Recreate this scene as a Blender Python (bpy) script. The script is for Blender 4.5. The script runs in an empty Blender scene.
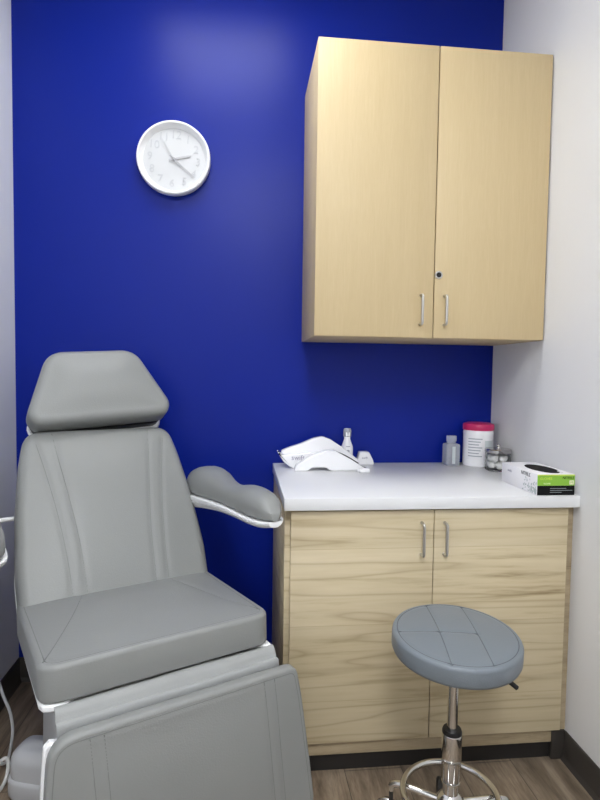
import bpy, bmesh, math, random
import numpy as np
from mathutils import Vector, Matrix
random.seed(7)
PI = math.pi
COL = bpy.context.scene.collection
scene = bpy.context.scene

# ------------------------------------------------------------------ materials
def mat(name, color, rough=.5, metal=0., bump=0., bscale=200., trans=0., emit=None, coat=0., var=0., ior=1.45, spec=.5):
    m = bpy.data.materials.new(name); m.use_nodes = True
    nt = m.node_tree; b = nt.nodes['Principled BSDF']
    b.inputs['Base Color'].default_value = (*color, 1)
    b.inputs['Roughness'].default_value = rough
    b.inputs['Metallic'].default_value = metal
    b.inputs['Transmission Weight'].default_value = trans
    b.inputs['IOR'].default_value = ior
    b.inputs['Specular IOR Level'].default_value = spec
    b.inputs['Coat Weight'].default_value = coat
    if emit:
        b.inputs['Emission Color'].default_value = (*emit[0], 1)
        b.inputs['Emission Strength'].default_value = emit[1]
    tc = nt.nodes.new('ShaderNodeTexCoord')
    if bump:
        n = nt.nodes.new('ShaderNodeTexNoise'); n.inputs['Scale'].default_value = bscale
        n.inputs['Detail'].default_value = 3
        bp = nt.nodes.new('ShaderNodeBump'); bp.inputs['Strength'].default_value = bump; bp.inputs['Distance'].default_value = .002
        nt.links.new(tc.outputs['Object'], n.inputs['Vector'])
        nt.links.new(n.outputs['Fac'], bp.inputs['Height']); nt.links.new(bp.outputs['Normal'], b.inputs['Normal'])
    if var:
        n = nt.nodes.new('ShaderNodeTexNoise'); n.inputs['Scale'].default_value = 3.; n.inputs['Detail'].default_value = 4
        mx = nt.nodes.new('ShaderNodeMix'); mx.data_type = 'RGBA'
        mx.inputs[6].default_value = (*[c*(1-var) for c in color], 1); mx.inputs[7].default_value = (*[min(1, c*(1+var)) for c in color], 1)
        nt.links.new(tc.outputs['Object'], n.inputs['Vector']); nt.links.new(n.outputs['Fac'], mx.inputs[0])
        nt.links.new(mx.outputs[2], b.inputs['Base Color'])
    return m

def wood(name, stretch, stops, scale=1., rough=.45, knots=0., fine=.25, warp=.5, seams=None, boards=None):
    """stretch: coordinate multipliers (small along the grain)"""
    m = bpy.data.materials.new(name); m.use_nodes = True
    nt = m.node_tree; L = nt.links.new; b = nt.nodes['Principled BSDF']; b.inputs['Roughness'].default_value = rough
    tc = nt.nodes.new('ShaderNodeTexCoord')
    mp = nt.nodes.new('ShaderNodeMapping'); mp.inputs['Scale'].default_value = stretch
    L(tc.outputs['Object'], mp.inputs['Vector'])
    n0 = nt.nodes.new('ShaderNodeTexNoise'); n0.inputs['Scale'].default_value = 1.1*scale; n0.inputs['Detail'].default_value = 2
    L(mp.outputs[0], n0.inputs['Vector'])
    add = nt.nodes.new('ShaderNodeVectorMath'); add.operation = 'MULTIPLY_ADD'
    L(n0.outputs['Color'], add.inputs[0]); add.inputs[1].default_value = (warp, warp, warp); L(mp.outputs[0], add.inputs[2])
    n1 = nt.nodes.new('ShaderNodeTexNoise'); n1.inputs['Scale'].default_value = 3.2*scale; n1.inputs['Detail'].default_value = 6; n1.inputs['Roughness'].default_value = .6
    L(add.outputs[0], n1.inputs['Vector'])
    n2 = nt.nodes.new('ShaderNodeTexNoise'); n2.inputs['Scale'].default_value = 22*scale; n2.inputs['Detail'].default_value = 4
    L(add.outputs[0], n2.inputs['Vector'])
    mx = nt.nodes.new('ShaderNodeMix'); mx.data_type = 'FLOAT'; mx.inputs[0].default_value = fine
    L(n1.outputs['Fac'], mx.inputs[2]); L(n2.outputs['Fac'], mx.inputs[3])
    cr = nt.nodes.new('ShaderNodeValToRGB'); e = cr.color_ramp.elements
    e[0].position, e[0].color = stops[0][0], (*stops[0][1], 1); e[1].position, e[1].color = stops[-1][0], (*stops[-1][1], 1)
    for p, c in stops[1:-1]:
        k = e.new(p); k.color = (*c, 1)
    L(mx.outputs[0], cr.inputs[0])
    out = cr.outputs[0]
    if boards:
        mp3 = nt.nodes.new('ShaderNodeMapping'); mp3.inputs['Scale'].default_value = (.42, .42, 5.4)
        L(tc.outputs['Object'], mp3.inputs['Vector'])
        n3 = nt.nodes.new('ShaderNodeTexNoise'); n3.inputs['Scale'].default_value = 1.5; n3.inputs['Detail'].default_value = 2.6; n3.inputs['Roughness'].default_value = .45
        L(mp3.outputs[0], n3.inputs['Vector'])
        m1 = nt.nodes.new('ShaderNodeMath'); m1.operation = 'MULTIPLY'; m1.inputs[1].default_value = 9; L(n3.outputs['Fac'], m1.inputs[0])
        m3 = nt.nodes.new('ShaderNodeMath'); m3.operation = 'PINGPONG'; m3.inputs[1].default_value = .5; L(m1.outputs[0], m3.inputs[0])
        c3 = nt.nodes.new('ShaderNodeValToRGB'); e3 = c3.color_ramp.elements
        e3[0].position, e3[0].color = 0., (.66, .60, .52, 1); e3[1].position, e3[1].color = .5, (1.03, 1.03, 1.03, 1)
        k = e3.new(.05); k.color = (.80, .765, .71, 1); k = e3.new(.16); k.color = (.97, .96, .94, 1)
        L(m3.outputs[0], c3.inputs[0])
        mm = nt.nodes.new('ShaderNodeMix'); mm.data_type = 'RGBA'; mm.blend_type = 'MULTIPLY'; mm.inputs[0].default_value = .7
        L(out, mm.inputs[6]); L(c3.outputs[0], mm.inputs[7]); out = mm.outputs[2]
    if seams:   # (pieces across x, joints along y): plank floor
        br = nt.nodes.new('ShaderNodeTexBrick'); br.inputs['Scale'].default_value = 1
        br.inputs['Brick Width'].default_value = seams[1]; br.inputs['Row Height'].default_value = seams[0]
        br.inputs['Mortar Size'].default_value = .0012; br.inputs['Bias'].default_value = 0
        br.inputs['Color1'].default_value = (.75, .75, .75, 1); br.inputs['Color2'].default_value = (1.15, 1.12, 1.1, 1); br.inputs['Mortar'].default_value = (.3, .3, .3, 1)
        m2 = nt.nodes.new('ShaderNodeMapping'); m2.inputs['Rotation'].default_value = (0, 0, PI/2)
        L(tc.outputs['Object'], m2.inputs['Vector']); L(m2.outputs[0], br.inputs['Vector'])
        ml = nt.nodes.new('ShaderNodeMix'); ml.data_type = 'RGBA'; ml.blend_type = 'MULTIPLY'; ml.inputs[0].default_value = 1
        L(out, ml.inputs[6]); L(br.outputs['Color'], ml.inputs[7]); out = ml.outputs[2]
    if boards:
        br = nt.nodes.new('ShaderNodeTexBrick'); br.inputs['Scale'].default_value = 1; br.offset = .37
        br.inputs['Brick Width'].default_value = 6.; br.inputs['Row Height'].default_value = boards
        br.inputs['Mortar Size'].default_value = .0011; br.inputs['Mortar Smooth'].default_value = .8
        br.inputs['Color1'].default_value = (.93, .92, .90, 1); br.inputs['Color2'].default_value = (1.05, 1.05, 1.05, 1); br.inputs['Mortar'].default_value = (.74, .69, .63, 1)
        m2 = nt.nodes.new('ShaderNodeMapping'); m2.inputs['Rotation'].default_value = (-PI/2, 0, 0); m2.inputs['Location'].default_value = (.46, 0, 0)
        L(tc.outputs['Object'], m2.inputs['Vector']); L(m2.outputs[0], br.inputs['Vector'])
        ml = nt.nodes.new('ShaderNodeMix'); ml.data_type = 'RGBA'; ml.blend_type = 'MULTIPLY'; ml.inputs[0].default_value = 1
        L(out, ml.inputs[6]); L(br.outputs['Color'], ml.inputs[7]); out = ml.outputs[2]
    L(out, b.inputs['Base Color'])
    bp = nt.nodes.new('ShaderNodeBump'); bp.inputs['Strength'].default_value = .08; bp.inputs['Distance'].default_value = .001
    L(n2.outputs['Fac'], bp.inputs['Height']); L(bp.outputs['Normal'], b.inputs['Normal'])
    return m

M = {}
M['blue']   = mat('blue satin paint', (.003, .0155, .245), .34, spec=.2, bump=.05, bscale=260)
M['white']  = mat('white wall paint', (.74, .74, .745), .6, bump=.05, bscale=260)
M['grey']   = mat('pale grey wall paint', (.72, .735, .775), .6, bump=.05, bscale=260)
M['ceil']   = mat('ceiling white', (.8, .8, .8), .8)
M['base']   = mat('dark brown vinyl base', (.045, .039, .034), .45)
M['floor']  = wood('walnut plank floor', (9, 1.2, 1), [(.3, (.08, .058, .039)), (.48, (.205, .158, .112)), (.7, (.37, .30, .222))], 1., .4, warp=.5, seams=(.18, 1.2))
M['maple']  = wood('maple veneer', (14, 14, .8), [(.25, (.57, .44, .24)), (.5, (.60, .47, .265)), (.75, (.635, .505, .295))], 1., .5, warp=.25, fine=.5)
M['mapleside'] = M['maple']
M['oak']    = wood('pale rustic oak laminate', (.45, .45, 7.), [(.30, (.33, .25, .14)), (.37, (.50, .41, .255)), (.44, (.60, .51, .335)), (.7, (.68, .59, .415))], 1., .5, warp=.5, fine=.16, boards=.235)
M['oakdark']= wood('taupe oak laminate', (1.3, 1.3, 10), [(.3, (.25, .19, .115)), (.5, (.40, .32, .205)), (.7, (.46, .375, .25))], 1.1, .5, warp=.4)  # darker copy of the oak, with shade put into its colour
M['dark']   = mat('black toe board', (.018, .016, .015), .6)
M['top']    = mat('white laminate', (.76, .765, .775), .32, bump=.02, bscale=400)
M['leather']= mat('grey vinyl upholstery', (.250, .258, .252), .42, bump=.22, bscale=260)
M['seam']   = mat('dark grey seam thread', (.18, .187, .184), .7)
M['seamb']  = mat('slate seam thread', (.095, .11, .125), .7)
M['leatherb']=mat('blue grey vinyl upholstery', (.175, .200, .225), .4, bump=.22, bscale=260)
M['flap']   = mat('grey cover cloth', (.325, .335, .33), .55, bump=.2, bscale=300)
M['shell']  = mat('white moulded plastic', (.84, .85, .85), .3)
M['gplast'] = mat('light grey plastic cover', (.52, .53, .545), .42)
M['steel']  = mat('brushed steel', (.55, .54, .52), .3, 1.)
M['chrome'] = mat('chrome', (.72, .71, .69), .1, 1.)
M['black']  = mat('black plastic', (.012, .012, .013), .35)
M['dial']   = mat('white dial', (.60, .61, .62), .5)
M['clockrim']=mat('white clock rim', (.84, .85, .86), .3)
M['numeral']= mat('pale grey numerals', (.52, .53, .55), .45)  # grey stands in for the faint shading on raised white numerals
M['hand']   = mat('silver grey hand', (.44, .44, .46), .35)
M['gloss']  = mat('glossy white plastic', (.9, .9, .92), .18, coat=.3)
M['purple'] = mat('lilac grey print', (.3, .29, .38), .5)
M['paper']  = mat('white carton', (.84, .83, .85), .5)
M['green']  = mat('lime green print', (.25, .5, .05), .45)
M['lime']   = mat('yellow green print', (.62, .74, .1), .45)
M['ink']    = mat('black print', (.008, .008, .009), .8, spec=.15)  # carton and canister print; also the painted shade of the glove hole
M['inkgrey']= mat('grey print', (.36, .39, .42), .5)
M['leafp']  = mat('sage grey print', (.42, .47, .47), .5)
M['cream']  = mat('cream print', (.85, .82, .6), .5)
M['pink']   = mat('raspberry red plastic', (.52, .025, .12), .35)
M['label']  = mat('pale grey green print', (.55, .6, .6), .5)
M['clear']  = mat('clear plastic', (.86, .9, .93), .08, trans=.92, ior=1.3)
M['glass']  = mat('clear glass', (.96, .97, .97), .01, trans=1., ior=1.15)
M['frost']  = mat('frosted clear plastic', (.82, .85, .9), .2, trans=.66, ior=1.25)
M['lidsteel']=mat('polished lid', (.5, .48, .47), .2, 1.)
M['cotton'] = mat('cotton', (.88, .87, .85), .95, bump=.6, bscale=500)
M['lamp']   = mat('lit diffuser', (.9, .9, .9), .5, emit=((.97, .99, 1.), 8.5))
M['lampb']  = mat('lit rear diffuser', (.9, .9, .9), .5, emit=((.97, .99, 1.), 17.))
M['cord']   = mat('white cord', (.72, .72, .7), .45)
M['rubber'] = mat('dark rubber', (.03, .028, .026), .5)

# ------------------------------------------------------------------ mesh helpers
def new(): return bmesh.new()
def obj(name, bm, m, parent=None, smooth=True, angle=40):
    bmesh.ops.recalc_face_normals(bm, faces=bm.faces[:])
    me = bpy.data.meshes.new(name); bm.to_mesh(me); bm.free()
    o = bpy.data.objects.new(name, me); COL.objects.link(o)
    if not isinstance(m, (list, tuple)): m = [m]
    for k in m: me.materials.append(k)
    if smooth:
        me.shade_smooth(); me.set_sharp_from_angle(angle=math.radians(angle))
    if parent: o.parent = parent
    return o
def thing(name, label, cat, loc=(0, 0, 0), rz=0, group=None):
    o = bpy.data.objects.new(name, None); COL.objects.link(o); o.empty_display_size = .05
    o.location = loc; o.rotation_euler = (0, 0, rz); tag(o, label, cat, group); return o
def tag(o, label, cat, group=None):
    o['label'] = label; o['category'] = cat
    if group: o['group'] = group
    return o
def struct(o): o['kind'] = 'structure'; return o
def box(bm, x0, x1, y0, y1, z0, z1, bev=0, seg=2):
    r = bmesh.ops.create_cube(bm, size=1)
    for v in r['verts']:
        v.co = Vector((x0+(v.co.x+.5)*(x1-x0), y0+(v.co.y+.5)*(y1-y0), z0+(v.co.z+.5)*(z1-z0)))
    if bev:
        es = list({e for v in r['verts'] for e in v.link_edges})
        bmesh.ops.bevel(bm, geom=es, offset=bev, segments=seg, affect='EDGES', profile=.5)
    return bm
def bx(*a, **k): return box(new(), *a, **k)
def catmull(pts, n=8, closed=False):
    P = [Vector(p) for p in pts]; out = []; N = len(P)
    rng = range(N if closed else N-1)
    for i in rng:
        if closed: p0, p1, p2, p3 = P[i-1], P[i], P[(i+1) % N], P[(i+2) % N]
        else: p0, p1, p2, p3 = P[max(i-1, 0)], P[i], P[i+1], P[min(i+2, N-1)]
        for k in range(n):
            t = k/n
            out.append(.5*((2*p1)+(p2-p0)*t+(2*p0-5*p1+4*p2-p3)*t*t+(3*p1-p0-3*p2+p3)*t**3))
    if not closed: out.append(P[-1])
    return out
def tube(bm, path, r, seg=12, closed=False):
    P = [Vector(p) for p in path]; n = len(P); rings = []
    up = None
    for i, p in enumerate(P):
        t = (P[(i+1) % n]-P[i-1]) if closed else (P[min(i+1, n-1)]-P[max(i-1, 0)])
        t.normalize()
        if up is None:
            up = Vector((0, 0, 1)) if abs(t.z) < .9 else Vector((1, 0, 0))
        up = (up-t*up.dot(t)).normalized(); s = t.cross(up)
        rr = r[i] if isinstance(r, (list, tuple)) else r
        rings.append([bm.verts.new(p+rr*(math.cos(a)*up+math.sin(a)*s)) for a in [2*PI*k/seg for k in range(seg)]])
    m = n if closed else n-1
    for i in range(m):
        A, B = rings[i], rings[(i+1) % n]
        for k in range(seg): bm.faces.new((A[k], A[(k+1) % seg], B[(k+1) % seg], B[k]))
    if not closed:
        bm.faces.new(rings[0][::-1]); bm.faces.new(rings[-1])
    return bm
def lathe(bm, prof, seg=48, mapf=lambda p: p, ox=0, oy=0):
    """prof: list of (r,z)"""
    rings = []
    for r, z in prof:
        if r < 1e-6: rings.append([bm.verts.new(mapf(Vector((ox, oy, z))))])
        else: rings.append([bm.verts.new(mapf(Vector((ox+r*math.cos(2*PI*k/seg), oy+r*math.sin(2*PI*k/seg), z)))) for k in range(seg)])
    for A, B in zip(rings, rings[1:]):
        for k in range(seg):
            k2 = (k+1) % seg
            if len(A) == 1 and len(B) == 1: continue
            if len(A) == 1: bm.faces.new((A[0], B[k], B[k2]))
            elif len(B) == 1: bm.faces.new((A[k], A[k2], B[0]))
            else: bm.faces.new((A[k], A[k2], B[k2], B[k]))
    return bm
def round_poly(vs, rad, n):
    """closed rounded polygon resampled to n points"""
    P = [Vector((v[0], v[1])) for v in vs]; N = len(P); dense = []
    for i in range(N):
        a, b, c = P[i-1], P[i], P[(i+1) % N]; r = rad[i] if isinstance(rad, (list, tuple)) else rad
        d1 = (a-b).normalized(); d2 = (c-b).normalized()
        ang = d1.angle(d2); off = min(r/math.tan(ang/2), .49*(a-b).length, .49*(c-b).length)
        p1, p2 = b+d1*off, b+d2*off
        for k in range(13):
            t = k/12; dense.append((1-t)**2*p1+2*t*(1-t)*b*.5+2*t*(1-t)*b*.5+t*t*p2)
    return resample(dense, n)
def resample(D, n):
    D = [Vector(d) for d in D]; L = [0]
    for i in range(len(D)): L.append(L[-1]+(D[(i+1) % len(D)]-D[i]).length)
    out = []; j = 0
    for k in range(n):
        t = L[-1]*k/n
        while L[j+1] < t: j += 1
        f = (t-L[j])/max(L[j+1]-L[j], 1e-9); out.append(D[j].lerp(D[(j+1) % len(D)], f))
    return out
def inset(P, d):
    n = len(P); area = sum(P[i].x*P[(i+1) % n].y-P[(i+1) % n].x*P[i].y for i in range(n)); s = 1 if area > 0 else -1
    out = []
    for i in range(n):
        t = (P[(i+1) % n]-P[i-1]).normalized(); out.append(P[i]+d*s*Vector((-t.y, t.x)))
    return out
def segdist(p, pl):
    best = 9
    for a, b in zip(pl, pl[1:]):
        ab = b-a; t = max(0, min(1, (p-a).dot(ab)/max(ab.length_squared, 1e-12))); best = min(best, (p-a-ab*t).length)
    return best
def pillow(outline, th, r, crown, mapf, K=10, rb=.006, grooves=(), gd=.004, gw=.004, bm=None, flatback=True):
    """soft pad: closed 2D outline raised to th with rounded upper edge and a crowned top; grooves are stitched seams"""
    bm = bm or new(); n = len(outline)
    cen = sum(outline, Vector((0, 0)))/n
    layers = [(inset(outline, rb), 0)]
    layers.append((inset(outline, rb*.3), rb*.3)); layers.append((outline, rb))
    for k in range(0, 7):
        a = PI/2*k/6; layers.append((inset(outline, r*(1-math.cos(a))), th-r+r*math.sin(a)))
    base = layers[-1][0]
    Q = np.array([[p.x, p.y] for p in base]); DS = np.linalg.norm(np.roll(Q, -1, 0)-np.roll(Q, 1, 0), axis=1)/2
    Q2 = (Q+np.roll(Q, -1, 0))/2
    def soft(p): return float((DS/(((Q2-p)**2).sum(1)+1e-7)**1.5).sum()**-.5)
    dmax = soft(np.array([cen.x, cen.y]))
    def height(x, y):
        p = np.array([x, y]); t = min(1., soft(p)/dmax); q = t*t*(3-2*t); return th+crown*q
    pillow.height = height
    for k in range(1, K):
        s = 1-k/K; layers.append(([cen+(p-cen)*s for p in base], None))
    G = [[Vector(q) for q in g] for g in grooves]
    rings = []
    for pts, h in layers:
        ring = []
        for p in pts:
            hh = height(p.x, p.y) if h is None else h
            if G and hh > th-r*.9:
                for g in G:
                    d = segdist(p, g)
                    if d < gw*4: hh -= gd*math.exp(-(d/gw)**2)
            ring.append(bm.verts.new(mapf(p.x, p.y, hh)))
        rings.append(ring)
    for A, B in zip(rings, rings[1:]):
        for k in range(n): bm.faces.new((A[k], A[(k+1) % n], B[(k+1) % n], B[k]))
    c = bm.verts.new(mapf(cen.x, cen.y, th+crown))
    for k in range(n): bm.faces.new((rings[-1][k], rings[-1][(k+1) % n], c))
    bm.faces.new(rings[0][::-1])
    return bm
def stitch(name, lines, mapf, m, parent, sink=.0006, r=.0013, dip=0.):
    h = pillow.height
    for g in lines:
        P = [(p[0], p[1], 0) for p in g]
        P = catmull(P, max(1, 40//len(P))) if len(P) < 30 else [Vector(p) for p in P]
        obj(name, tube(new(), [mapf(p.x, p.y, h(p.x, p.y)-dip-sink) for p in P], r, 6), m, parent)
def plate(outline, h0, h1, mapf, bev=.003, bm=None):
    """flat plate of a 2D outline with softened rims"""
    bm = bm or new(); n = len(outline)
    lay = [(inset(outline, bev), h0), (outline, h0+bev), (outline, h1-bev), (inset(outline, bev), h1)]
    rings = [[bm.verts.new(mapf(p.x, p.y, h)) for p in pts] for pts, h in lay]
    for A, B in zip(rings, rings[1:]):
        for k in range(n): bm.faces.new((A[k], A[(k+1) % n], B[(k+1) % n], B[k]))
    bm.faces.new(rings[0][::-1]); bm.faces.new(rings[-1]); return bm
def loft(secs, bm=None):
    bm = bm or new(); rings = [[bm.verts.new(p) for p in s] for s in secs]; n = len(rings[0])
    for A, B in zip(rings, rings[1:]):
        for k in range(n): bm.faces.new((A[k], A[(k+1) % n], B[(k+1) % n], B[k]))
    bm.faces.new(rings[0][::-1]); bm.faces.new(rings[-1]); return bm
def text(name, s, size, m, parent, mw, ext=.0004, align='CENTER'):
    cu = bpy.data.curves.new(name, 'FONT'); cu.body = s; cu.size = size; cu.extrude = ext
    cu.align_x = align; cu.align_y = 'CENTER'; cu.resolution_u = 3
    t = bpy.data.objects.new('tmp', cu); COL.objects.link(t)
    me = bpy.data.meshes.new_from_object(t); bpy.data.objects.remove(t); bpy.data.curves.remove(cu)
    me.name = name; me.transform(mw); me.materials.clear(); me.materials.append(m)
    o = bpy.data.objects.new(name, me); COL.objects.link(o); o.parent = parent; return o
FRONT = Matrix.Rotation(PI/2, 4, 'X')                                   # text facing -y
def at(x, y, z, rot=None):
    return Matrix.Translation((x, y, z)) @ (rot or Matrix.Identity(4))

# ------------------------------------------------------------------ camera
yaw, pitch, roll, F = .1042, .0505, .0141, 549.66
f = Vector((math.sin(yaw)*math.cos(pitch), math.cos(yaw)*math.cos(pitch), -math.sin(pitch)))
r0 = Vector((math.cos(yaw), -math.sin(yaw), 0)); u0 = r0.cross(f)
r_ = math.cos(roll)*r0+math.sin(roll)*u0; u_ = -math.sin(roll)*r0+math.cos(roll)*u0
cd = bpy.data.cameras.new('camera'); cam = bpy.data.objects.new('camera', cd); COL.objects.link(cam)
cd.sensor_fit = 'VERTICAL'; cd.sensor_height = 36; cd.lens = F/800*36; cd.clip_start = .02
mw = Matrix((r_, u_, -f)).transposed().to_4x4(); mw.translation = (-1.0452, -2.2215, 1.2345)
cam.matrix_world = mw; scene.camera = cam

# ------------------------------------------------------------------ room
W, DEPTH, HT = -1.916, -3.7, 2.82
struct(obj('floor', bx(W-.1, .1, DEPTH-.1, .1, -.06, 0), M['floor'], smooth=False))
struct(obj('ceiling', bx(W-.1, .1, DEPTH-.1, .1, HT, HT+.06), M['ceil'], smooth=False))
struct(obj('wall_back', bx(W-.1, .1, 0, .1, 0, HT), M['blue'], smooth=False))
struct(obj('wall_right', bx(0, .1, DEPTH, 0, 0, HT), M['white'], smooth=False))
struct(obj('wall_left', bx(W-.1, W, DEPTH, 0, 0, HT), M['grey'], smooth=False))
struct(obj('wall_front', bx(W-.1, .1, DEPTH-.1, DEPTH, 0, HT), M['white'], smooth=False))
def vbase(name, p0, p1, nrm):
    d = (Vector(p1)-Vector(p0)); n = Vector(nrm)
    prof = [(0.0005, .0), (.016, .0), (.014, .004), (.009, .010), (.0065, .018), (.0055, .09), (.004, .093), (.0005, .094)]
    bm = loft([[Vector(q)+n*a+Vector((0, 0, z)) for a, z in prof] for q in (p0, p1)])
    return struct(obj(name, bm, M['base'], angle=50))
vbase('baseboard_right', (0, -.6065, 0), (0, DEPTH, 0), (-1, 0, 0))
vbase('baseboard_left', (W, 0, 0), (W, DEPTH, 0), (1, 0, 0))
vbase('baseboard_back', (W+.0055, 0, 0), (-.925, 0, 0), (0, -1, 0))
def ceiling_panel(x, y, sx, sy, m, label):
    t = thing('ceiling_light', label, 'ceiling light', (x, y, HT-.03), 0)
    bm = new(); w = .03
    for a in ((-sx/2-w, -sx/2, -sy/2-w, sy/2+w), (sx/2, sx/2+w, -sy/2-w, sy/2+w), (-sx/2, sx/2, -sy/2-w, -sy/2), (-sx/2, sx/2, sy/2, sy/2+w)):
        box(bm, *a, 0, .03, bev=.002)
    obj('frame', bm, M['ceil'], t); obj('diffuser', bx(-sx/2, sx/2, -sy/2, sy/2, .008, .02), m, t, smooth=False)
ceiling_panel(-1.14, -.68, .56, .56, M['lamp'], 'square lit ceiling panel near the blue wall')
ceiling_panel(-1.0, -2.75, .56, 1.16, M['lampb'], 'long lit ceiling panel at the open end of the room')

# ------------------------------------------------------------------ wall cabinet
def bar_pull(parent, x, y, z, h=.098, out=.027, r=.0045):
    pts = [(x, y, z+h/2), (x, y-out*.5, z+h/2), (x, y-out*.9, z+h/2-.003), (x, y-out, z+h/2-.012), (x, y-out, z),
           (x, y-out, z-h/2+.012), (x, y-out*.9, z-h/2+.003), (x, y-out*.5, z-h/2), (x, y, z-h/2)]
    obj('handle', tube(new(), catmull(pts, 5), r, 10), M['steel'], parent)
ux0, um, ux1, uy, uz0, uz1 = -.810, -.402, -.0008, -.395, 1.357, 2.325
t = thing('wall_cabinet', 'pale maple two-door wall cabinet hung on the blue wall in the corner', 'cabinet', (0, 0, 0))
obj('carcass', bx(ux0, ux1, uy+.021, -.0005, uz0, uz1, bev=.001), M['mapleside'], t)
for i, (a, b) in enumerate(((ux0, um-.0018), (um+.0018, ux1-.0045))):
    d = obj('door', bx(a, b, uy, uy+.0195, uz0+.001, uz1-.001, bev=.0012), M['maple'], t)
    bar_pull(d, (-.4485, -.3650)[i], uy, 1.451)
    if i:
        bm = lathe(new(), [(0, .0), (.0135, 0), (.0135, .005), (.012, .007), (.0095, .007), (.0095, .0045), (0, .0045)], 24, lambda p: Vector((-.388+p.x, uy-p.z, 1.57+p.y)))
        k = obj('lock', bm, M['steel'], d)
        bm = lathe(new(), [(0, .0046), (.0085, .0046), (.0085, .0065), (0, .0065)], 20, lambda p: Vector((-.388+p.x, uy-p.z, 1.57+p.y)))
        obj('keyhole', bm, M['black'], k)

# ------------------------------------------------------------------ base cabinet and worktop
H = .864
t = thing('base_cabinet', 'rustic pale oak two-door floor cabinet under the white worktop', 'cabinet', (0, 0, 0))
bm = bx(-.916, -.03, -.594, -.0005, .1, H-.037, bev=.0008)
obj('carcass', bm, M['oak'], t)
obj('filler_strip', bx(-.0295, -.0005, -.600, -.56, .095, H-.037), M['oakdark'], t)
for i, (a, b) in enumerate(((-.899, -.4615), (-.4585, -.027))):
    d = obj('door', bx(a, b, -.616, -.5945, .103, .820, bev=.001), M['oak'], t)
    bar_pull(d, (-.499, -.4275)[i], -.616, .733)
obj('bottom_rail', bx(-.899, -.048, -.603, -.5755, .058, .0995), M['oakdark'], t)  # shade below the doors is carried by the darker oak colour
obj('toe_board', bx(-.90, -.001, -.591, -.576, .0, .0575), M['dark'], t, smooth=False)  # black vinyl board, set forward to stand in for the shadow there too
obj('vinyl_end', bx(-.0475, -.0008, -.606, -.5915, .0, .094, bev=.002), M['base'], t)
bm = bx(-.921, -.0008, -.635, -.0008, H-.0365, H, bev=.002)
tag(obj('worktop', bm, M['top']), 'white laminate worktop over the oak cabinet', 'worktop')

# ------------------------------------------------------------------ wall clock
CX, CZ = -1.316, 2.047
t = thing('wall_clock', 'round white wall clock on the blue wall', 'clock', (CX, 0, CZ))
wm = lambda p: Vector((p.x, -p.z, p.y))
R = .1395
prof = [(0, .0006), (R-.012, .0006), (R-.004, .004), (R, .016), (R, .034), (R-.002, .041), (R-.006, .0435), (R-.010, .042), (R-.0125, .037), (R-.0215, .0195), (R-.0225, .0185)]
obj('rim', lathe(new(), prof+[(R-.025, .014), (0, .014)], 96, wm), M['clockrim'], t)
obj('dial', lathe(new(), [(0, .0142), (R-.0228, .0142), (R-.0228, .0186), (0, .0186)], 96, wm), M['dial'], t)
tilt = math.radians(-5)
for h in range(1, 13):
    a = PI/2-h*PI/6+tilt
    text('numeral', str(h), .043, M['numeral'], t, at(.092*math.cos(a), -.0192, .092*math.sin(a), Matrix.Rotation(-tilt, 4, 'Y') @ FRONT), ext=.0012)
def hand(name, ang, L, w, y, m, back=.02):
    d = Vector((math.cos(ang), math.sin(ang))); s = Vector((-d.y, d.x))
    o = [d*-back+s*w*.5, d*-back-s*w*.5, d*L*.8-s*w*.5, d*L-s*w*.2, d*L+s*w*.2, d*L*.8+s*w*.5]
    obj(name, plate([Vector(q) for q in o], y, y+.0016, lambda x, z, h: Vector((x, -h, z)), .0003), m, t)
hand('hour_hand', math.radians(13), .066, .0075, .0215, M['hand'])
hand('minute_hand', math.radians(-41), .101, .0052, .0245, M['hand'])
hand('second_hand', math.radians(121), .085, .0022, .0275, M['numeral'], .03)
obj('hub', lathe(new(), [(0, .019), (.006, .019), (.0065, .029), (.005, .031), (0, .0312)], 24, wm), M['hand'], t)

# ------------------------------------------------------------------ treatment chair
YC = .457
chair = thing('treatment_chair', 'grey upholstered medical treatment chair reclined in front of the blue wall', 'chair', (-1.318, -.712, 0), YC)
cl = lambda xl, yl, z: Vector((xl, -yl, z))              # chair axes: right, forward, up
# seat
T = .06
seatmap = lambda x, y, h: cl(x, y-h*T, .503+T*y+h)
o = round_poly([(-.286, -.25), (.282, -.25), (.281, .238), (-.281, .238)], [.05, .05, .05, .05], 176)
gl = [[(-.105, -.24), (-.125, -.15), (-.165, -.03), (-.225, .11), (-.268, .2)], [(.135, -.24), (.15, -.15), (.18, -.03), (.225, .11), (.266, .2)]]
gs = [[tuple(p) for p in catmull([(a, b, 0) for a, b in g], 6)] for g in gl]
gs = [[(p[0], p[1]) for p in g] for g in gs]
rim = [tuple(p) for p in inset(o, .017)]; rim.append(rim[0])
seat = obj('seat', pillow(o, .083, .013, .014, seatmap, K=46, grooves=gs+[rim], gd=.0016, gw=.006), M['leather'], chair, angle=60)
stitch('seam', gs+[rim], seatmap, M['seam'], seat, dip=.0016)
o2 = round_poly([(-.280, -.26), (.279, -.26), (.281, .236), (.258, .236), (.235, .20), (-.20, .20), (-.222, .234), (-.279, .234)], [.05, .05, .02, .01, .02, .02, .01, .03], 120)
obj('seat_shell', plate(o2, -.017, -.001, seatmap, .004), M['shell'], chair)
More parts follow.
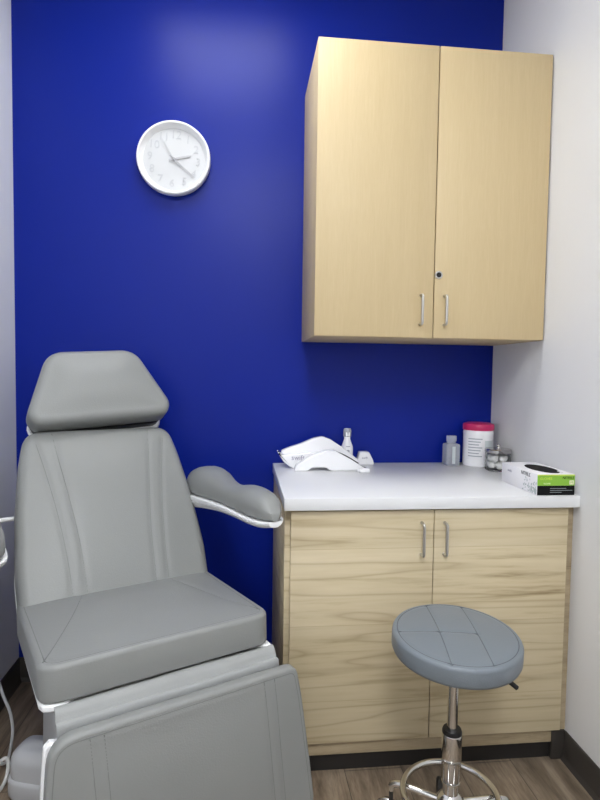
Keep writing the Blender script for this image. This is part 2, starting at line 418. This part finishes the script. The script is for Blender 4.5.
# backrest
d = Vector((-.27, .439))/.5154                           # along the back in (forward, up)
nn = Vector((.439, .27))/.5154
def backmap(x, s, h):
    q = Vector((-.22, .574))+d*s+nn*(h-.055); return cl(x, q.x, q.y)
o = round_poly([(-.276, -.115), (.276, -.115), (.289, .08), (.280, .26), (.259, .42), (.236, .528), (-.236, .528), (-.256, .42), (-.274, .26), (-.282, .08)],
               [.04, .04, .4, .6, .6, .075, .075, .6, .6, .4], 200)
gs = []
for sg in (-1, 1):
    gs.append([(p.x*sg, p.y) for p in catmull([(.156, .51, 0), (.145, .42, 0), (.125, .28, 0), (.108, .13, 0), (.10, -.06, 0)], 6)])
    gs.append([(p.x*sg, p.y) for p in catmull([(.205, .475, 0), (.182, .36, 0), (.16, .22, 0), (.146, .08, 0), (.14, -.06, 0)], 6)])
obj('backrest', pillow(o, .085, .030, .016, backmap, K=46, grooves=gs, gd=.0025, gw=.008), M['leather'], chair, angle=60)
stitch('seam', gs, backmap, M['seam'], bpy.context.scene.objects['backrest'], dip=.0025)
o2 = round_poly([(-.277, -.12), (.277, -.12), (.289, .08), (.235, .52), (-.235, .52), (-.282, .08)], [.04, .04, .3, .06, .06, .3], 96)
obj('backrest_shell', plate(o2, -.03, -.0005, backmap, .008), M['shell'], chair)
# headrest
hd = Vector((-.119, .234))/.2625; hn = Vector((.234, .119))/.2625
ca, sa = math.cos(math.radians(4)), math.sin(math.radians(4))
def headmap(x, s, h):
    x, s = x*ca-(s-.13)*sa, .13+x*sa+(s-.13)*ca
    q = Vector((-.451, 1.056))+hd*s+hn*(h-.055); return cl(x, q.x, q.y)
o = round_poly([(-.216, .003), (.216, .003), (.238, .045), (.147, .266), (-.147, .266), (-.238, .045)], [.04, .04, .05, .08, .08, .05], 160)
obj('headrest', pillow(o, .085, .024, .010, headmap, K=30), M['leather'], chair, angle=60)
o2 = round_poly([(-.213, -.014), (.213, -.014), (.229, .035), (.142, .258), (-.142, .258), (-.231, .035)], [.04, .04, .04, .05, .05, .04], 96)
obj('headrest_shell', plate(o2, -.05, -.036, headmap, .006), M['shell'], chair)
o3 = round_poly([(-.205, -.0), (.205, -.0), (.226, .045), (.138, .252), (-.138, .252), (-.226, .045)], [.04, .04, .04, .05, .05, .04], 96)
obj('headrest_core', plate(o3, -.0355, -.0005, headmap, .002), M['black'], chair)  # black backing that also paints in the shadow gap under the pad
bm = new()
for sg in (-1, 1):
    tube(bm, [headmap(sg*.06, .10, -.055), headmap(sg*.06, .02, -.062), backmap(sg*.06, .44, -.042)], .009, 10)
obj('headrest_post', bm, M['steel'], chair)
# arms
def arm(sg):
    A = [(-.425, .325, .395, .800, .858), (-.40, .303, .415, .795, .880), (-.33, .297, .427, .800, .899), (-.24, .30, .417, .806, .898), (-.15, .306, .395, .812, .884),
         (-.07, .305, .388, .816, .880), (.02, .299, .393, .820, .896), (.09, .297, .392, .822, .897), (.14, .300, .383, .824, .889), (.172, .31, .367, .826, .872), (.192, .325, .35, .828, .846)]
    A = catmull([Vector(a[:3]) for a in A], 4), catmull([Vector((a[0], a[3], a[4])) for a in A], 4)
    secs = []
    for p, q in zip(*A):
        y, xi, xo, z0, z1 = p.x, p.y, p.z, q.y, q.z; xc, hw = (xi+xo)/2, (xo-xi)/2; sec = []
        for k in range(28):
            a = 2*PI*k/28; c_, s_ = math.cos(a), math.sin(a)
            e = .75
            X = math.copysign(abs(c_)**e, c_); Z = math.copysign(abs(s_)**(.85 if s_ > 0 else .35), s_)
            zc = z0+.022
            sec.append(cl(sg*(xc+hw*X)-(.025 if sg > 0 else .034), y, zc+(z1-zc)*Z if Z > 0 else zc+(zc-z0)*Z))
        secs.append(sec)
    ar = obj('armrest', loft(secs), M['leather'], chair, angle=60)
    B = [(-.42, .318, .40, .745, .801), (-.36, .296, .42, .752, .799), (-.25, .294, .418, .772, .806), (-.12, .298, .398, .788, .813), (0, .296, .395, .796, .8185), (.09, .294, .395, .800, .8215), (.15, .299, .384, .804, .8235), (.188, .318, .36, .810, .8265)]
    B = catmull([Vector(a[:3]) for a in B], 4), catmull([Vector((a[0], a[3], a[4])) for a in B], 4)
    secs = []
    for p, q in zip(*B):
        y, xi, xo, z0, z1 = p.x, p.y, p.z, q.y, q.z; b = .006; h = z1-z0
        pr = [(xi+.014, z0), (xi+.004, z0+h*.3), (xi, z0+h*.55), (xi+.004, z0+h*.62), (xi-.001, z0+h*.7), (xi-.001, z1-.002), (xi+.002, z1), (xo-.002, z1), (xo+.001, z1-.002), (xo+.001, z0+h*.7), (xo-.004, z0+h*.62), (xo, z0+h*.55), (xo-.004, z0+h*.3), (xo-.014, z0)]
        secs.append([cl(sg*x-(.025 if sg > 0 else .034), y, z) for x, z in pr])
    sh = obj('armrest_shell', loft(secs), M['shell'], ar, angle=35)
    a, b = cl(sg*.24, -.41, .772), cl(sg*.325-.03, -.385, .775)
    obj('armrest_bracket', tube(new(), [a, b], .0065, 12), M['shell'], ar)
arm(1); arm(-1)
# leg rest
al = -.012
KL = 1.058
def legmap(x, s, h): return cl(-.421+(x+.421)*KL, .275+h-.05*s, .483+s*KL)
o = round_poly([(-.2795, -.004), (-.289, -.12), (-.286, -.39), (.330, -.39), (.308, -.21), (.291, -.08), (.277, -.006)][::-1], [.03, .3, .3, .05, .05, .3, .058], 190)
gs = []
for a in (-.205, -.178, .185, .213):
    gs.append([(a, -.02), (a+.013, -.2), (a+.03, -.37)])
rim = [tuple(p) for p in inset(o, .0125)]; rim.append(rim[0])
leg = obj('leg_rest', pillow(o, .032, .012, .010, legmap, K=46, grooves=gs+[rim], gd=.0016, gw=.006), M['leather'], chair, angle=60)
stitch('seam', gs+[rim], legmap, M['seam'], leg, dip=.0016)
o2 = round_poly([(-.285, -.014), (-.2925, -.12), (-.291, -.395), (.330, -.395), (.308, -.21), (.288, -.10), (.22, -.06), (-.238, -.034)][::-1], [.05, .05, .3, .3, .05, .05, .3, .058], 120)
obj('leg_rest_shell', plate(o2, -.02, -.0005, legmap, .004), M['shell'], leg)
# cloth flap bridging seat and leg rest
N = 40; rows = []
pf = catmull([(.205, .500, 0), (.228, .5105, 0), (.239, .511, 0), (.248, .502, 0), (.253, .492, 0), (.2565, .486, 0), (.262, .488, 0), (.267, .484, 0), (.2695, .465, 0), (.270, .42, 0)], 6)
secs = []
for i in range(N+1):
    x = -.252+.535*i/N; w = .003*math.sin(i*.21)+.002*math.sin(i*.43+1); sl = -.012*(x/.25)*0
    up = [cl(x, p.x+w*.3, p.y+w*.5*math.sin((p.x-.236)*40)) for p in pf]
    dn = [cl(x, p.x-.001, p.y-.006+w*.5*math.sin((p.x-.236)*40)) for p in pf][::-1]
    secs.append(up+dn)
obj('cover_flap', loft(secs), M['flap'], chair, angle=60)
# column and base
bm = new()
o = round_poly([(-.225, -.22), (.205, -.22), (.205, .03), (-.225, .03)], .04, 64)
secs = []
for z, s in ((.10, 1.0), (.14, 1.0), (.3, .99), (.455, .99), (.470, .98)):
    secs.append([cl(p.x*s, p.y, z) for p in o])
obj('column', loft(secs, bm), M['gplast'], chair)
bm = new()
o = round_poly([(-.18, -.30), (.18, -.30), (.18, .12), (-.18, .12)], .05, 64)
pillow(o, .125, .04, .006, lambda x, y, h: cl(x, y, h), K=3, bm=bm)
for sg in (-1, 1):
    for (ax, ay), (bx_, by), w in (((.05, -.10), (.252, -.272), .07),):
        A, B = Vector((ax*sg, ay)), Vector((bx_*sg, by)); dd = (B-A).normalized(); s = Vector((-dd.y, dd.x))
        o = round_poly([A-s*w, B+dd*.04-s*w*.8, B+dd*.04+s*w*.8, A+s*w], [.02, .05, .05, .02], 64)
        pillow(o, .135, .04, .008, lambda x, y, h: cl(x, y, h), K=4, bm=bm)
        pillow(inset(o, -.007), .058, .014, .0, lambda x, y, h: cl(x, y, h), K=3, bm=bm)
obj('base', bm, M['gplast'], chair, angle=50)

# ------------------------------------------------------------------ stool
SX, SY = -.495, -.885
st = thing('stool', 'round grey padded stool with chrome foot ring in front of the oak cabinet', 'stool', (SX, SY, 0))
tl = Matrix.Translation((0, 0, .571)) @ Matrix.Rotation(math.radians(3.2), 4, 'X') @ Matrix.Rotation(math.radians(.8), 4, 'Y') @ Matrix.Translation((0, 0, -.571))
o = [Vector((  .1635*math.cos(2*PI*k/168), .1635*math.sin(2*PI*k/168))) for k in range(168)]
gs = [[(-.030, .15), (-.046, 0), (-.066, -.14)], [(.067, .13), (.047, -.03), (.033, -.145)], [(-.148, .012), (-.05, -.003), (.048, -.018)]]
rim = [tuple(p) for p in inset(o, .013)]; rim.append(rim[0])
obj('seat', pillow(o, .056, .013, .006, lambda x, y, h: tl @ Vector((x+.004, y, .5145+h)), K=46, rb=.012, grooves=gs+[rim], gd=.0018, gw=.006), M['leatherb'], st, angle=60)
stitch('seam', gs+[rim], lambda x, y, h: tl @ Vector((x+.004, y, .5145+h)), M['seamb'], bpy.context.scene.objects['seat.001'], dip=.0018)
obj('seat_plate', lathe(new(), [(0, .486), (.06, .486), (.07, .492), (.07, .506), (.05, .5125), (0, .5125)], 32, lambda p: tl @ p), M['black'], st)
obj('height_lever', tube(new(), catmull([(.05, -.02, .492), (.09, -.05, .485), (.115, -.066, .473), (.135, -.072, .458)], 5), [.004]*8+[.006]*8, 10), M['black'], st)
obj('gas_lift', lathe(new(), [(0, .26), (.0135, .26), (.0135, .488), (0, .488)], 28), M['chrome'], st)
obj('sleeve', lathe(new(), [(0, .178), (.0225, .178), (.0255, .182), (.0255, .300), (.0245, .303), (0, .303)], 36), M['chrome'], st)
obj('sleeve_cap', lathe(new(), [(.0136, .3035), (.0252, .3035), (.0252, .309), (.023, .3145), (.0136, .315), (.0136, .3035)], 36), M['black'], st)
obj('hub', lathe(new(), [(0, .088), (.03, .088), (.034, .096), (.034, .128), (.027, .136), (.0195, .142), (.0195, .168), (.0245, .171), (.0245, .176), (.02, .1775), (0, .1775)], 36), M['chrome'], st)
obj('foot_ring', tube(new(), [(.122*math.cos(2*PI*k/64), .122*math.sin(2*PI*k/64), .135) for k in range(64)], .0085, 14, True), M['chrome'], st)
for k in range(5):
    a = math.radians(74+72*k); c_, s_ = math.cos(a), math.sin(a); P = lambda r, z, off=0: Vector((r*c_-off*s_, r*s_+off*c_, z))
    lg = obj('leg', tube(new(), catmull([P(.03, .112), P(.1, .113), P(.142, .110), P(.157, .102), P(.160, .088)], 5), .0095, 12), M['chrome'], st)
    cs = obj('caster', tube(new(), [P(.160, .089), P(.160, .058)], .006, 10), M['rubber'], lg)
    bm = new()
    for off in (-.0125, .0125):
        cen = P(.170, .0255, off)
        ax = Vector((-s_, c_, 0)); ex = Vector((c_, s_, 0))
        lathe(bm, [(0, -.008), (.02, -.008), (.025, -.005), (.0255, 0), (.025, .005), (.02, .008), (0, .008)], 24, lambda p: cen+ex*p.x+Vector((0, 0, 1))*p.y+ax*p.z)
    obj('wheel', bm, M['rubber'], cs)
    path = [P(.170+.029*math.cos(b), .0255+.029*math.sin(b)) for b in [math.radians(q) for q in range(-5, 186, 12)]]
    obj('hood', tube(new(), path, .0048, 10), M['chrome'], cs)

# ------------------------------------------------------------------ things on the worktop
def xzsolid(outl, yf, depth, r, crown=.003, rad=.006, n=110):
    """solid whose front view is outl (x,z): rounded on front and back"""
    o = round_poly(outl, rad, n); bm = new(); n = len(o); rings = []
    cen = sum(o, Vector((0, 0)))/n
    lay = []
    for k in range(6):
        a = PI/2*k/5; lay.append((r*(1-math.sin(a)), r*(1-math.cos(a))))
    lay2 = [(i_, yy) for i_, yy in lay]
    seq = [(i_, yf+yy) for i_, yy in lay2]+[(i_, yf+depth-yy) for i_, yy in lay2[::-1]]
    return o, seq
def xzbody(outl, yf, depth, r, rad=.006, n=110):
    o, seq = xzsolid(outl, yf, depth, r, rad=rad, n=n); bm = new(); rings = []; n = len(o)
    for i_, y in seq:
        rings.append([bm.verts.new((p.x, y, p.y)) for p in inset(o, i_)])
    for A, B in zip(rings, rings[1:]):
        for k in range(n): bm.faces.new((A[k], A[(k+1) % n], B[(k+1) % n], B[k]))
    bm.faces.new(rings[0][::-1]); bm.faces.new(rings[-1]); return bm
# charging dock with the rear handpiece lying in it
t = thing('charging_dock', 'white boat-shaped cradle with lilac lettering at the left end of the worktop', 'cradle', (0, 0, 0))
dk = [(-.912, .930), (-.8946, .9135), (-.8204, .921), (-.7496, .926), (-.702, .922), (-.6698, .9034), (-.6851, H+.0005), (-.8549, H+.0005), (-.8865, .8882)]
dr = [.006, .02, .05, .05, .02, .02, .012, .02, .02]
obj('front_shell', xzbody(dk, -.125, .020, .004, dr), M['gloss'], t)
obj('rear_shell', xzbody(dk, -.066, .012, .004, dr), M['gloss'], t)
obj('keel', bx(-.85, -.69, -.106, -.065, H+.0005, H+.008, bev=.001), M['gloss'], t)
text('lettering', 'swift', .027, M['purple'], t, at(-.8560, -.1255, .9045, FRONT), align='LEFT')
rh = [(-.8935, .916), (-.8935, .928), (-.8585, .942), (-.8193, .9548), (-.7682, .9766), (-.7325, .9846), (-.7004, .9727), (-.6396, .933), (-.583, .8885), (-.5858, H+.0005), (-.6183, H+.0005), (-.655, H+.012), (-.70, H+.028), (-.7476, H+.035), (-.8188, H+.038), (-.872, H+.044)]
t = thing('handpiece', 'white bent treatment handpiece resting in the boat-shaped cradle', 'device', (0, 0, 0))
obj('body', xzbody(rh, -.1045, .038, .006, [.007, .007, .05, .05, .05, .03, .05, .05, .01, .006, .01, .03, .03, .05, .05, .01]), M['gloss'], t)
fh = [(-.8498, H+.0005), (-.842, .885), (-.7896, .9184), (-.7288, .9412), (-.6941, .9393), (-.6357, .9086), (-.5885, .8786), (-.5648, .8672), (-.572, H+.0005), (-.655, H+.0005), (-.712, H+.0005), (-.732, .8775), (-.782, .8775), (-.802, H+.0005), (-.8382, H+.0005)]
t = thing('handpiece', 'white bent handpiece with black slit lying in front of the cradle', 'device', (0, 0, 0))
obj('body', xzbody(fh, -.190, .046, .0035, [.005, .01, .05, .05, .02, .05, .03, .005, .004, .02, .01, .008, .008, .008, .004], n=180), M['gloss'], t)
obj('slit', tube(new(), catmull([(-.700, -.180, .9385), (-.667, -.180, .9265), (-.6357, -.180, .9100), (-.605, -.180, .8912)], 4), .0022, 8), M['black'], t)
obj('tip', tube(new(), [(-.582, -.176, .874), (-.562, -.176, .8665)], [.0045, .0028], 10), M['black'], t)
# small white stopper in front of the tip
bm = lathe(new(), [(0, -.024), (.004, -.024), (.005, -.016), (.0085, -.014), (.0095, 0), (.0095, .018), (.008, .022), (0, .0225)], 24, lambda p: Vector((-.597+p.z, -.232+p.x, H+.0098+p.y)))
tag(obj('stopper', bm, M['gloss']), 'tiny white plastic stopper lying by the black handpiece tip', 'stopper')
# spray bottle and block against the wall
t = thing('spray_bottle', 'small white spray bottle with grey cap behind the handpieces', 'bottle', (-.621, -.030, H))
obj('body', lathe(new(), [(0, .0005), (.021, .0005), (.024, .003), (.0245, .06), (.0235, .072), (.016, .092), (.0125, .103), (.0125, .112), (0, .112)], 32), M['gloss'], t)
obj('nozzle', bx(-.009, .009, -.016, .009, .1125, .134, bev=.004), M['gloss'], t)
bm = new(); n = 10
lathe(bm, [(.0138, .113), (.016, .113), (.0165, .138), (.013, .146), (0, .1475), (0, .1445), (.0115, .1435), (.0145, .137), (.0138, .113)], 28)
obj('cap', bm, M['frost'], t)
def patch(r, a0, a1, z0, z1, th=.0004, n=8, bm=None):
    bm = bm or new(); secs = []
    for k in range(n+1):
        a = math.radians(a0+(a1-a0)*k/n); c_, s_ = math.cos(a), math.sin(a)
        secs.append([Vector((rr*c_, rr*s_, z)) for rr, z in ((r, z0), (r+th, z0), (r+th, z1), (r, z1))])
    return loft(secs, bm)
bm = lathe(new(), [(0, 0), (.0065, 0), (.0065, .0005), (0, .0005)], 20, lambda p: Vector((p.x, -.0248-p.z, .056+p.y*.8)))
obj('emblem', bm, M['inkgrey'], t)
bm = new(); patch(.0239, 250, 290, .073, .0755, bm=bm)
obj('print', bm, M['purple'], t)
t = thing('desk_block', 'small white trapezoid block beside the spray bottle against the wall', 'block', (0, 0, 0))
obj('body', xzbody([(-.5836, H+.0005), (-.513, H+.0005), (-.517, .882), (-.5348, .9165), (-.5722, .9165), (-.581, .882)], -.058, .042, .004, .005, 60), M['gloss'], t)
text('lettering', 'swift', .013, M['purple'], t, at(-.5525, -.0583, .893, FRONT), ext=.0002)
# wipes canister
t = thing('wipes_canister', 'white wipes canister with a raspberry red lid in the worktop corner', 'canister', (-.087, -.075, H))
obj('body', lathe(new(), [(0, .0005), (.056, .0005), (.060, .004), (.0605, .012), (.0595, .02), (.0595, .132), (.0605, .138), (.0575, .147), (0, .147)], 56), M['gloss'], t)
ld = obj('lid', lathe(new(), [(0, .1472), (.0605, .1472), (.0615, .150), (.0615, .168), (.059, .172), (.052, .1735), (.046, .176), (0, .176)], 56), M['pink'], t)
bm = new(); patch(.0597, 200, 305, .030, .112, .0003, 16, bm); obj('label_sheet', bm, M['paper'], t)
bm = new()
for i in range(7): patch(.0601, 208, 262-(i % 3)*6, .112-i*.0115, .116-i*.0115, .0003, 8, bm)
obj('print', bm, M['inkgrey'], t)
bm = new(); patch(.0601, 272, 318, .068, .108, .0003, 10, bm); obj('colour_panel', bm, M['label'], t)
bm = new(); patch(.0601, 276, 284, .036, .043, .0003, 4, bm); obj('dark_mark', bm, M['ink'], t)
# clear bottle
t = thing('clear_bottle', 'small clear square plastic bottle left of the wipes canister', 'bottle', (-.192, -.055, H))
o = round_poly([(-.0285, -.0285), (.0285, -.0285), (.0285, .0285), (-.0285, .0285)], .008, 48)
def sq(z, s): return [Vector((p.x*s, p.y*s, z)) for p in o]
oc = [Vector((.017*math.cos(2*PI*k/48+PI*1.25), .017*math.sin(2*PI*k/48+PI*1.25))) for k in range(48)]
def sqrnd(z, t_, s=1.): return [Vector((a.x*(1-t_)*s+b.x*t_, a.y*(1-t_)*s+b.y*t_, z)) for a, b in zip(o, oc)]
k0 = min(range(48), key=lambda k: (o[0]-oc[k]).length); oc = oc[k0:]+oc[:k0]
outer = [sq(.0005, .95), sq(.003, 1), sq(.082, 1), sqrnd(.087, .2), sqrnd(.090, .95), sqrnd(.096, 1)]
obj('body', loft(outer), M['frost'], t)
bm = loft([sq(.0035, .88), sq(.006, .93), sq(.034, .93), sq(.0345, .92)])
obj('cap', lathe(new(), [(0, .0965), (.0195, .0965), (.0205, .099), (.0205, .117), (.019, .120), (0, .1205)], 32), M['frost'], t)
bm.free()
obj('sticker', bx(-.006, .007, -.0291, -.0287, .008, .078), M['label'], t, smooth=False)
# cotton jar
JX, JY = -.056, -.190
t = thing('cotton_jar', 'clear glass jar with a steel lid beside the glove carton', 'jar', (JX, JY, H))
obj('body', lathe(new(), [(0, .0005), (.043, .0005), (.0475, .004), (.048, .01), (.048, .066), (.046, .070), (.044, .070), (.0455, .064), (.0455, .010), (.043, .006), (0, .006)], 48), M['glass'], t)
obj('lid', lathe(new(), [(0, .0702), (.0495, .0702), (.0500, .072), (.0500, .082), (.047, .0855), (.02, .088), (0, .0882)], 48), M['lidsteel'], t)
obj('knob', lathe(new(), [(0, .0883), (.006, .0883), (.005, .092), (.0085, .096), (.0085, .1), (.005, .103), (0, .1035)], 24), M['chrome'], t)
bm = new(); bmesh.ops.create_icosphere(bm, subdivisions=3, radius=.0138)
for v in bm.verts:
    v.co *= 1+.07*math.sin(v.co.x*400)*math.sin(v.co.y*370+1)*math.sin(v.co.z*430+2)
cb = obj('cotton_ball', bm, M['cotton'])
spots = [(.029*math.cos(q), .029*math.sin(q), .0212) for q in [i*2*PI/6+.3 for i in range(6)]]+[(0, 0, .0212)]
spots += [(.0255*math.cos(q), .0255*math.sin(q), .0465) for q in [i*2*PI/5 for i in range(5)]]
for i, (x, y, z) in enumerate(spots):
    b = cb if i == 0 else cb.copy()
    if i: COL.objects.link(b)
    b.location = (JX+x, JY+y, H+z); b.rotation_euler = (i, i*1.7, i*.6)
    tag(b, 'white cotton ball inside the clear glass jar', 'cotton ball', 'cotton balls in the glass jar')
# glove carton
bx0, bx1, by0, by1, bz = -.139, -.016, -.626, -.392, .066
t = thing('glove_box', 'white and green nitrile glove carton on the worktop against the white wall', 'box', (0, 0, H))
bm = bx(bx0, bx1, by0, by1, .0005, bz, bev=.001)
obj('carton', bm, M['paper'], t)
yy = by0-.0002
obj('green_panel', bx(bx0+.0005, bx1-.0005, yy-.0004, yy, .031, bz-.004), M['green'], t, smooth=False)
obj('lime_edge', bx(bx0+.0005, bx1-.0005, yy-.0004, yy, bz-.0038, bz-.0006), M['lime'], t, smooth=False)
obj('black_panel', bx(bx0+.0005, bx1-.0005, yy-.0004, yy, .001, .0308), M['ink'], t, smooth=False)
text('lettering', 'NITRILE', .011, M['ink'], t, at(bx1-.022, yy-.0006, .0545, FRONT), ext=.0002)
text('lettering', 'GLOVES', .011, M['lime'], t, at(bx0+.028, yy-.0006, .0525, FRONT), ext=.0002)
text('lettering', 'GLOVES', .0065, M['cream'], t, at(bx0+.032, yy-.0006, .037, FRONT), ext=.0002)
obj('size_patch', bx(bx1-.018, bx1-.004, yy-.0007, yy-.0004, .034, .047), M['cream'], t, smooth=False)
text('lettering', 'M', .011, M['green'], t, at(bx1-.011, yy-.0009, .0403, FRONT), ext=.0002)
bm = new()
for i, (a, b) in enumerate(((.042, .095), (.042, .115), (.042, .08))): box(bm, bx0+a, bx0+b, yy-.0007, yy-.0004, .0215-i*.006, .0228-i*.006)
obj('print_lines', bm, M['inkgrey'], t, smooth=False)
SIDE = Matrix.Rotation(-PI/2, 4, 'Z') @ FRONT      # facing -x
text('lettering', 'NITRILE', .0165, M['ink'], t, at(bx0-.0004, -.556, .0555, SIDE), ext=.0002)
text('lettering', 'nitrile', .012, M['purple'], t, at(bx0-.0004, -.45, .047, SIDE), ext=.0002)
# leafy print on the long side
bm = new(); rng = random.Random(3)
for i in range(60):
    y = -.622+abs(rng.gauss(0, .034)); z = .003+abs(rng.gauss(0, .017)); L_ = rng.uniform(.007, .014); a = rng.uniform(.3, 2.6)
    if z > .045: continue
    dd = Vector((math.cos(a), math.sin(a))); s = Vector((-dd.y, dd.x)); C = Vector((y, z))
    pts = [C-dd*L_*.5, C+s*L_*.22, C+dd*L_*.5, C-s*L_*.22]
    pts = [Vector((max(by0+.002, min(p.x, by1)), max(.002, p.y))) for p in pts]
    vs = [bm.verts.new((bx0-.0003-i*.000004, p.x, p.y)) for p in pts]; bm.faces.new(vs)
obj('leaf_print', bm, M['leafp'], t, smooth=False)
o = [Vector(((.040*math.cos(2*PI*k/48)), .082*math.sin(2*PI*k/48))) for k in range(48)]
cx_, cy_ = (bx0+bx1)/2+.008, (by0+by1)/2-.018
obj('opening', plate(o, .0662, .0668, lambda x, y, h: Vector((cx_+x, cy_+y, h)), .0002), M['ink'], t)  # flat dark plate, its black standing in for shade inside the hole
gl_ = []
for i in range(9):
    a = i/8
    gl_.append([Vector((cx_+.012+.016*math.cos(2*PI*k/12)*math.sin(PI*(.08+.84*a)), cy_-.055+.06*a, .0668+max(0, .008*math.sin(2*PI*k/12))*(math.sin(PI*(.08+.84*a))))) for k in range(12)])
obj('opening_tab', bx(bx1-.03, bx1-.026, by0+.02, by0+.05, .0664, .0685), M['paper'], t, smooth=False)

# ------------------------------------------------------------------ cords at the left wall
p1 = [(W+.006, -.45, .33), (-1.85, -.47, .325), (-1.795, -.49, .29), (-1.765, -.5, .225), (-1.748, -.5, .178), (-1.741, -.5, .121), (-1.749, -.499, .06), (-1.762, -.495, .018), (-1.79, -.485, .0052), (-1.86, -.46, .0052)]
tag(obj('power_cord', tube(new(), catmull(p1, 8), .0045, 8), M['gplast']), 'pale grey cord drooping from the left wall behind the chair base', 'cord')
p2 = [(W+.0065, -.60, .03), (-1.87, -.59, .012), (-1.80, -.555, .018), (-1.765, -.54, .048), (-1.746, -.54, .060), (-1.738, -.542, .048), (-1.737, -.552, .022), (-1.738, -.575, .0062), (-1.745, -.615, .0062), (-1.79, -.70, .0062), (-1.86, -.80, .0062)]
tag(obj('power_cord', tube(new(), catmull(p2, 8), .0055, 8), M['cord']), 'bright white cord looping low beside the chair base', 'cord')

# ------------------------------------------------------------------ light and view
w = bpy.data.worlds.new('world'); scene.world = w; w.use_nodes = True
w.node_tree.nodes['Background'].inputs[0].default_value = (.5, .55, .6, 1); w.node_tree.nodes['Background'].inputs[1].default_value = .3
vs = scene.view_settings
vs.view_transform = 'Standard'; vs.look = 'None'; vs.gamma = 1; vs.use_curve_mapping = False; vs.exposure = .65
scene.cycles.max_bounces = 10; scene.cycles.diffuse_bounces = 5; scene.cycles.transmission_bounces = 8
